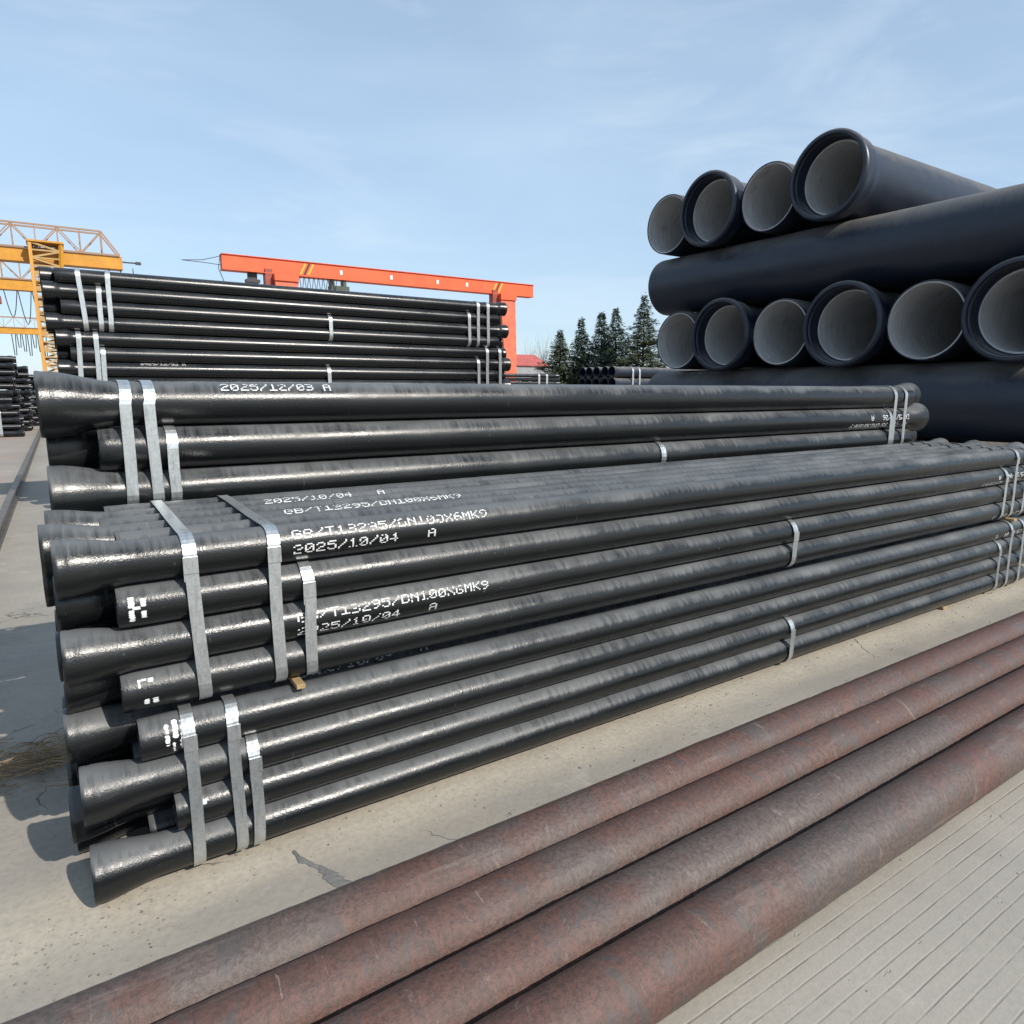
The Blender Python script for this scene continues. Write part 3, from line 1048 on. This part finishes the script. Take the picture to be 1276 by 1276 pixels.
# ------------------------------------------------------------------ orange gantry crane
OC = Vector((18, 40, 0))
oc = empty('orange_crane', OC, 'orange gantry crane with box girder on two plate legs behind the black pipes', 'crane')
gz, gd = 8.15, .74
x0, x1 = 7.85, 27.8
g = MB()
g.box(((x0 + x1) / 2 - OC.x, 0, gz), (x1 - x0, .5, gd))
g.box(((x0 + x1) / 2 - OC.x, 0, gz - gd / 2 - .02), (x1 - x0, .72, .035)).box(((x0 + x1) / 2 - OC.x, 0, gz + gd / 2 + .02), (x1 - x0, .66, .035))
gird = g.build('girder', M['orange'], oc)
for lx, w0, w1 in ((11.05, 1.25, .85), (25.5, 1.15, .8)):
    for sy in (-1, 1):
        zt = gz - gd / 2 - .04
        mb = MB()
        v = []
        for (z, w, yo) in ((zt, w0, .40), (.5, w1, .95)):
            for ax, ay in ((-1, -1), (1, -1), (1, 1), (-1, 1)):
                v.append((lx - OC.x + ax * w / 2, sy * yo + ay * .22, z))
        mb.add(v, [(3, 2, 1, 0), (4, 5, 6, 7), (0, 1, 5, 4), (1, 2, 6, 5), (2, 3, 7, 6), (3, 0, 4, 7)])
        mb.build('leg', M['orange_worn' if sy < 0 else 'orange'], oc)
    MB().box((lx - OC.x, 0, .3), (.5, 5.2, .4)).build('end_carriage', M['orange'], oc)
    MB().box((lx - OC.x, 0, gz - gd / 2 - .24), (w0 * 1.05, 1.5, .36)).build('leg_head', M['orange'], oc)
    MB().box((lx - OC.x - w0 / 2 - .22, -.1, gz - gd / 2 - .3), (.4, .5, 1.0)).build('bracket', M['hoist_red'], oc)
# stripes, small plates
for xs_ in (11.9, 24.5):
    for k in range(3):
        mb = MB()
        xx = xs_ + k * .22 - OC.x
        v = [(xx, -.262, gz - .3), (xx + .11, -.262, gz - .3), (xx + .41, -.262, gz + .3), (xx + .30, -.262, gz + .3)]
        v += [(a, b + .008, c) for a, b, c in v]
        mb.add(v, [(0, 1, 2, 3), (7, 6, 5, 4), (0, 4, 5, 1), (1, 5, 6, 2), (2, 6, 7, 3), (3, 7, 4, 0)])
        mb.build('warning_stripe', M['stripe_yellow' if k != 1 else 'stripe_black'], oc)
for px_ in (14.3, 17.4, 20.5, 22.6):
    MB().box((px_ - OC.x, -.262, gz), (.16, .02, .24)).build('notice_plate', M['paint_white'], oc)
# hoist and festoon
h = MB()
h.box((14.2 - OC.x, 0, gz - .95), (1.1, .55, .4)).box((13.8 - OC.x, 0, gz - .62), (.18, .5, .36)).box((14.5 - OC.x, 0, gz - .62), (.18, .5, .36))
h.build('hoist', M['hoist_green'], oc)
MB().box((9.4 - OC.x, 0, gz - .85), (.7, .5, .16)).box((9.4 - OC.x, 0, gz - .62), (.5, .1, .4)).build('trolley', M['dark_steel'], oc)
fx = MB()
for k in range(9):
    a = 11.6 + k * .27
    fx.tube([(a - OC.x, -.3, gz - .42), (a + .07 - OC.x, -.3, gz - .95 - .1 * (k % 2)), (a + .14 - OC.x, -.3, gz - 1.0 - .1 * (k % 2)), (a + .25 - OC.x, -.3, gz - .42)], .018, 4)
fx.build('festoon_cable', M['cable'], oc)
e = MB()
e.tube([(x0 - OC.x, 0, gz + .4), (x0 - .15 - OC.x, 0, gz - .3), (x0 + .1 - OC.x, 0, gz - 1.0), (x0 + .6 - OC.x, 0, gz - 1.5)], .02, 4)
e.tube([(x0 - OC.x, 0, gz + .3), (x0 - .9 - OC.x, 0, gz + .02), (x0 - 1.9 - OC.x, 0, gz - .08)], .016, 4)
e.tube([(x0 - OC.x, 0, gz - .15), (x0 - .9 - OC.x, 0, gz - .1), (x0 - 1.9 - OC.x, 0, gz - .08)], .016, 4)
e.build('end_cable', M['cable'], oc)

# ------------------------------------------------------------------ yellow lattice gantry cranes
def yellow_crane(Y, xe, xleg, gz, label, detail=True, gd=.7, leg=True, xl=-22):
    org = Vector((xleg, Y, 0))
    e = empty('lattice_crane', org, label, 'crane', 'yellow gantry cranes at the left')
    d = -org
    MB().box(((xl + xe) / 2 - org.x, 0, gz), (xe - xl, .7, gd)).box(((xl + xe) / 2 - org.x, 0, gz - gd / 2 - .02), (xe - xl, .9, .05)).build('girder', M['yellow'], e)
    zb, zt = gz + gd / 2 + .05, gz + gd / 2 + 1.35
    xt = xe - 1.0
    bay = 1.1
    for sy in (-.42, .42):
        bar_obj('walkway_chord', (xl, Y + sy, zt), (xt, Y + sy, zt), .09, 'rail_grey', e, org)
        bar_obj('walkway_chord', (xl, Y + sy, zb), (xe - .1, Y + sy, zb), .09, 'rail_grey', e, org)
        bar_obj('walkway_brace', (xt, Y + sy, zt), (xe - .1, Y + sy, zb), .08, 'rail_grey', e, org)
        if sy < 0 or detail:
            k = 0
            x = xt
            while x > xleg - 4.5:
                bar_obj('walkway_post', (x, Y + sy, zb), (x, Y + sy, zt), .06, 'rail_grey', e, org)
                a, b = ((x, zt), (x - bay, zb)) if k % 2 == 0 else ((x, zb), (x - bay, zt))
                bar_obj('walkway_brace', (a[0], Y + sy, a[1]), (b[0], Y + sy, b[1]), .055, 'rail_grey', e, org)
                x -= bay
                k += 1
    MB().box((xe + .45 - org.x, 0, gz + .1), (.9, .08, .08)).box((xe + .9 - org.x, 0, gz + .1), (.3, .2, .16)).build('end_buffer', M['dark_steel'], e)
    if leg:
        z1 = gz + gd / 2 + .25
        prev = None
        ch = {}
        for i in range(23):
            t = i / 22
            z = z1 + (.4 - z1) * t
            w = 1.5 + (.8 - 1.5) * t
            dd = 1.3 + (2.6 - 1.3) * t
            xo = .30 * t
            pts = [(xleg + .15 - xo + sx * w / 2, Y + sy * dd / 2 - .5, z) for sx, sy in ((-1, -1), (1, -1), (1, 1), (-1, 1))]
            if prev:
                for k in range(4):
                    a, b = prev[k], prev[(k + 1) % 4]
                    c, d2 = pts[k], pts[(k + 1) % 4]
                    if i % 2: bar_obj('leg_brace', a, d2, .10, 'lattice', e, org)
                    else: bar_obj('leg_brace', b, c, .10, 'lattice', e, org)
                    bar_obj('leg_brace', c, d2, .08, 'lattice', e, org)
            prev = pts
            ch[i] = pts
        for k in range(4):
            bar_obj('leg_chord', ch[0][k], ch[22][k], .17, 'yellow', e, org)
        MB().box((.15, -.5, z1 + .06), (1.8, 1.6, .10)).build('leg_head', M['yellow'], e)
        MB().box((-.15, -.5, .2), (.6, 4.0, .38)).build('end_carriage', M['yellow'], e)
    return e, org
c1, og1 = yellow_crane(50, 4.05, 0.05, 9.15, 'yellow gantry crane with lattice leg and railed walkway, nearest of three at left')
c2_, og2 = yellow_crane(64, .6, -1.6, 9.15, 'yellow gantry crane with red hoist seen beneath the nearest lattice crane', leg=False, xl=-26)
c3, og3 = yellow_crane(112, 1.5, -2.0, 9.15, 'small far yellow gantry crane low behind the two nearer ones', detail=False, leg=False, xl=-30)
# supports for the two farther cranes stand out of the frame to the left
for (e, og) in ((c2_, og2), (c3, og3)):
    MB().box((-12, 0, 4.4), (1.2, 1.2, 8.7)).build('leg', M['yellow'], e)
    MB().box((-22, 0, 4.4), (1.2, 1.2, 8.7)).build('leg', M['yellow'], e)
MB().box((-16, 0, 4.4), (1.2, 1.2, 8.7)).build('leg', M['yellow'], c1)
# hoist, hook and festoon on the second crane
def rel(p, og): return tuple(Vector(p) - og)
hx = -3.75
MB().box(rel((hx, 63.4, 7.95), og2), (1.9, .9, .5)).box(rel((hx - .2, 63.4, 8.4), og2), (.9, .5, .5)).build('hoist', M['hoist_red'], c2_)
MB().tube([rel((hx, 63.4, 7.7), og2), rel((hx, 63.4, 4.2), og2)], .035, 5).tube([rel((hx + .25, 63.4, 7.7), og2), rel((hx + .08, 63.4, 4.2), og2)], .03, 5).build('hoist_rope', M['cable'], c2_)
MB().box(rel((hx, 63.4, 4.0), og2), (.35, .3, .6)).tube([rel((hx, 63.4, 3.7), og2), rel((hx + .2, 63.4, 3.4), og2), rel((hx, 63.4, 3.15), og2), rel((hx - .2, 63.4, 3.3), og2)], .06, 6).build('hook', M['dark_steel'], c2_)
fx = MB()
for k in range(4):
    a = -2.6 + k * .85
    pts = []
    for i in range(9):
        t = i / 8
        pts.append(rel((a + .8 * t, 63.5, 8.7 - (1.9 + .5 * (k % 2)) * math.sin(math.pi * t)), og2))
    fx.tube(pts, .03, 4)
fx.build('festoon_cable', M['cable'], c2_)
fx = MB()
for k in range(7):
    a = 1.5 - k * .55 - 2.5
    fx.tube([rel((a, 111.5, 8.7), og3), rel((a + .1, 111.5, 6.0 + (k % 3) * .5), og3), rel((a + .3, 111.5, 6.0 + (k % 3) * .5), og3), rel((a + .4, 111.5, 8.7), og3)], .05, 4)
fx.build('festoon_cable', M['cable'], c3)
fx = MB()
for xx, l in ((3.3, .9), (3.9, .7), (4.6, 1.0)):
    fx.tube([rel((xx, 49.8, 8.9), og1), rel((xx + .05, 49.8, 8.9 - l), og1)], .025, 4)
fx.build('hanging_cable', M['cable'], c1)

# ------------------------------------------------------------------ cedars
def cedar(x, y, h, spread, seed, label, leaf='leaf'):
    rd = random.Random(seed)
    e = empty('cedar_tree', (x, y, 0), label, 'tree', 'cedar trees beyond the yard')
    MB().tube([(0, 0, 0), (.04, .02, h * .5), (0, 0, h * .97)], .02 * h, 7, .015).build('trunk', M['bark'], e, smooth=True)
    lm = MB()
    cr_v, cr_f = [], []
    z = h * .06
    while z < h * .985:
        t = z / h
        Rr = spread * (1 - t) ** 1.12 * 1.42 + .10
        nb = max(3, int(4 + 5 * (1 - t)))
        a0 = rd.uniform(0, 6.28)
        for k in range(nb):
            a = a0 + 6.28 * k / nb + rd.uniform(-.4, .4)
            rr = Rr * rd.uniform(.5, 1.18)
            droop = rd.uniform(-.12, .34) * rr
            tip = Vector((math.cos(a) * rr, math.sin(a) * rr, z + .16 * rr - droop))
            root = Vector((0, 0, z))
            if rr > .5:
                lm.tube([root, (root + tip) / 2 + Vector((0, 0, .06 * rr)), tip], .018 + .012 * rr, 3, .006)
            n = int(16 + 44 * rr)
            side = Vector((-math.sin(a), math.cos(a), 0))
            for i in range(n):
                s = rd.uniform(.12, 1.03)
                base = root.lerp(tip, s) + Vector((0, 0, .06 * rr * math.sin(math.pi * s)))
                wid = .36 * rr * (1 - s) * .9 + .10
                base = base + side * rd.gauss(0, wid * .5) + Vector((0, 0, rd.gauss(-.03, .10)))
                l = rd.uniform(.14, .34)
                dr = (Vector((math.cos(a), math.sin(a), 0)) + side * rd.uniform(-1, 1) + Vector((0, 0, rd.uniform(-.55, .35)))).normalized()
                pr = dr.cross(Vector((rd.uniform(-.5, .5), rd.uniform(-.5, .5), 1))).normalized() * l * rd.uniform(.16, .3)
                q = len(cr_v)
                cr_v += [base - pr * .6, base + dr * l * .5 - pr, base + dr * l, base + dr * l * .5 + pr]
                cr_f.append((q, q + 1, q + 2, q + 3))
        z += h * rd.uniform(.014, .030)
    lm.build('limbs', M['bark'], e)
    link('crown', mesh('crown', cr_v, cr_f), M[leaf], e)
    return e
cedar(46.7, 48.6, 10.3, 3.4, 1, 'tallest cedar, just left of the large pipes', 'leaf2')
cedar(47.3, 53.2, 9.6, 3.1, 2, 'blue green cedar immediately left of the tallest cedar')
cedar(47.4, 55.5, 9.6, 2.7, 3, 'slim cedar in the middle of the row with a bare leading tip')
cedar(45.7, 56.7, 9.0, 2.4, 4, 'narrow pointed cedar second from the left of the row')
cedar(43.9, 57.9, 7.6, 3.0, 5, 'low bushy cedar at the left end of the row beside the house', 'leaf2')

def bare_tree(x, y, h, seed, label):
    rd = random.Random(seed)
    e = empty('bare_tree', (x, y, 0), label, 'tree', 'bare trees behind the house')
    mb = MB()
    mb.tube([(0, 0, 0), (0, 0, h * .55)], .09, 6, .05)
    mb.build('trunk', M['bark'], e)
    tw = MB()
    for k in range(34):
        a = rd.uniform(0, 6.28)
        s = rd.uniform(.2, 1.6)
        z0 = h * rd.uniform(.3, .55)
        tw.tube([(0, 0, z0), (math.cos(a) * s * .5, math.sin(a) * s * .5, z0 + (h - z0) * .5), (math.cos(a) * s, math.sin(a) * s, z0 + (h - z0) * rd.uniform(.45, 1.1))], .02, 3, .005)
    tw.build('branches', M['bark'], e)
bare_tree(54, 78, 8.2, 1, 'thin bare tree rising left behind the red roofed house')
bare_tree(56.2, 78, 8.8, 2, 'thin bare tree rising right behind the red roofed house')

# ------------------------------------------------------------------ red roofed house
hs = empty('house', (41.0, 69, 0), 'low building with red sheet roof and pale gable wall beyond the third stack', 'house')
hw, hl, he, hr = 6.0, 14.0, 4.25, 5.55
MB().box((0, 0, he / 2), (hl, hw, he)).build('wall', M['wall_grey'], hs)
g = MB()
v = [(hl / 2 + .01, -hw / 2, 0), (hl / 2 + .01, hw / 2, 0), (hl / 2 + .01, hw / 2, he), (hl / 2 + .01, 0, hr), (hl / 2 + .01, -hw / 2, he)]
v += [(a + .15, b, c) for a, b, c in v]
g.add(v, [(4, 3, 2, 1, 0), (5, 6, 7, 8, 9), (0, 1, 6, 5), (1, 2, 7, 6), (2, 3, 8, 7), (3, 4, 9, 8), (4, 0, 5, 9)])
g.build('gable', M['wall'], hs)
for sy in (-1, 1):
    sl = math.atan2(hr - he, hw / 2)
    rm = Matrix.Rotation(-sy * sl, 3, 'X')
    MB().box((.1, sy * (hw / 4 + .06), (he + hr) / 2 + .07), (hl + .9, hw / 2 / math.cos(sl) + .25, .09), rm).build('roof', M['roof'], hs)
for k in range(3):
    w_ = MB().box((-4 + k * 4, -hw / 2 - .02, 2.1), (1.3, .08, 1.2)).build('window', M['paint_white'], hs)
    MB().box((-4 + k * 4, -hw / 2 - .065, 2.1), (1.1, .03, 1.0)).build('pane', M['glass'], w_)
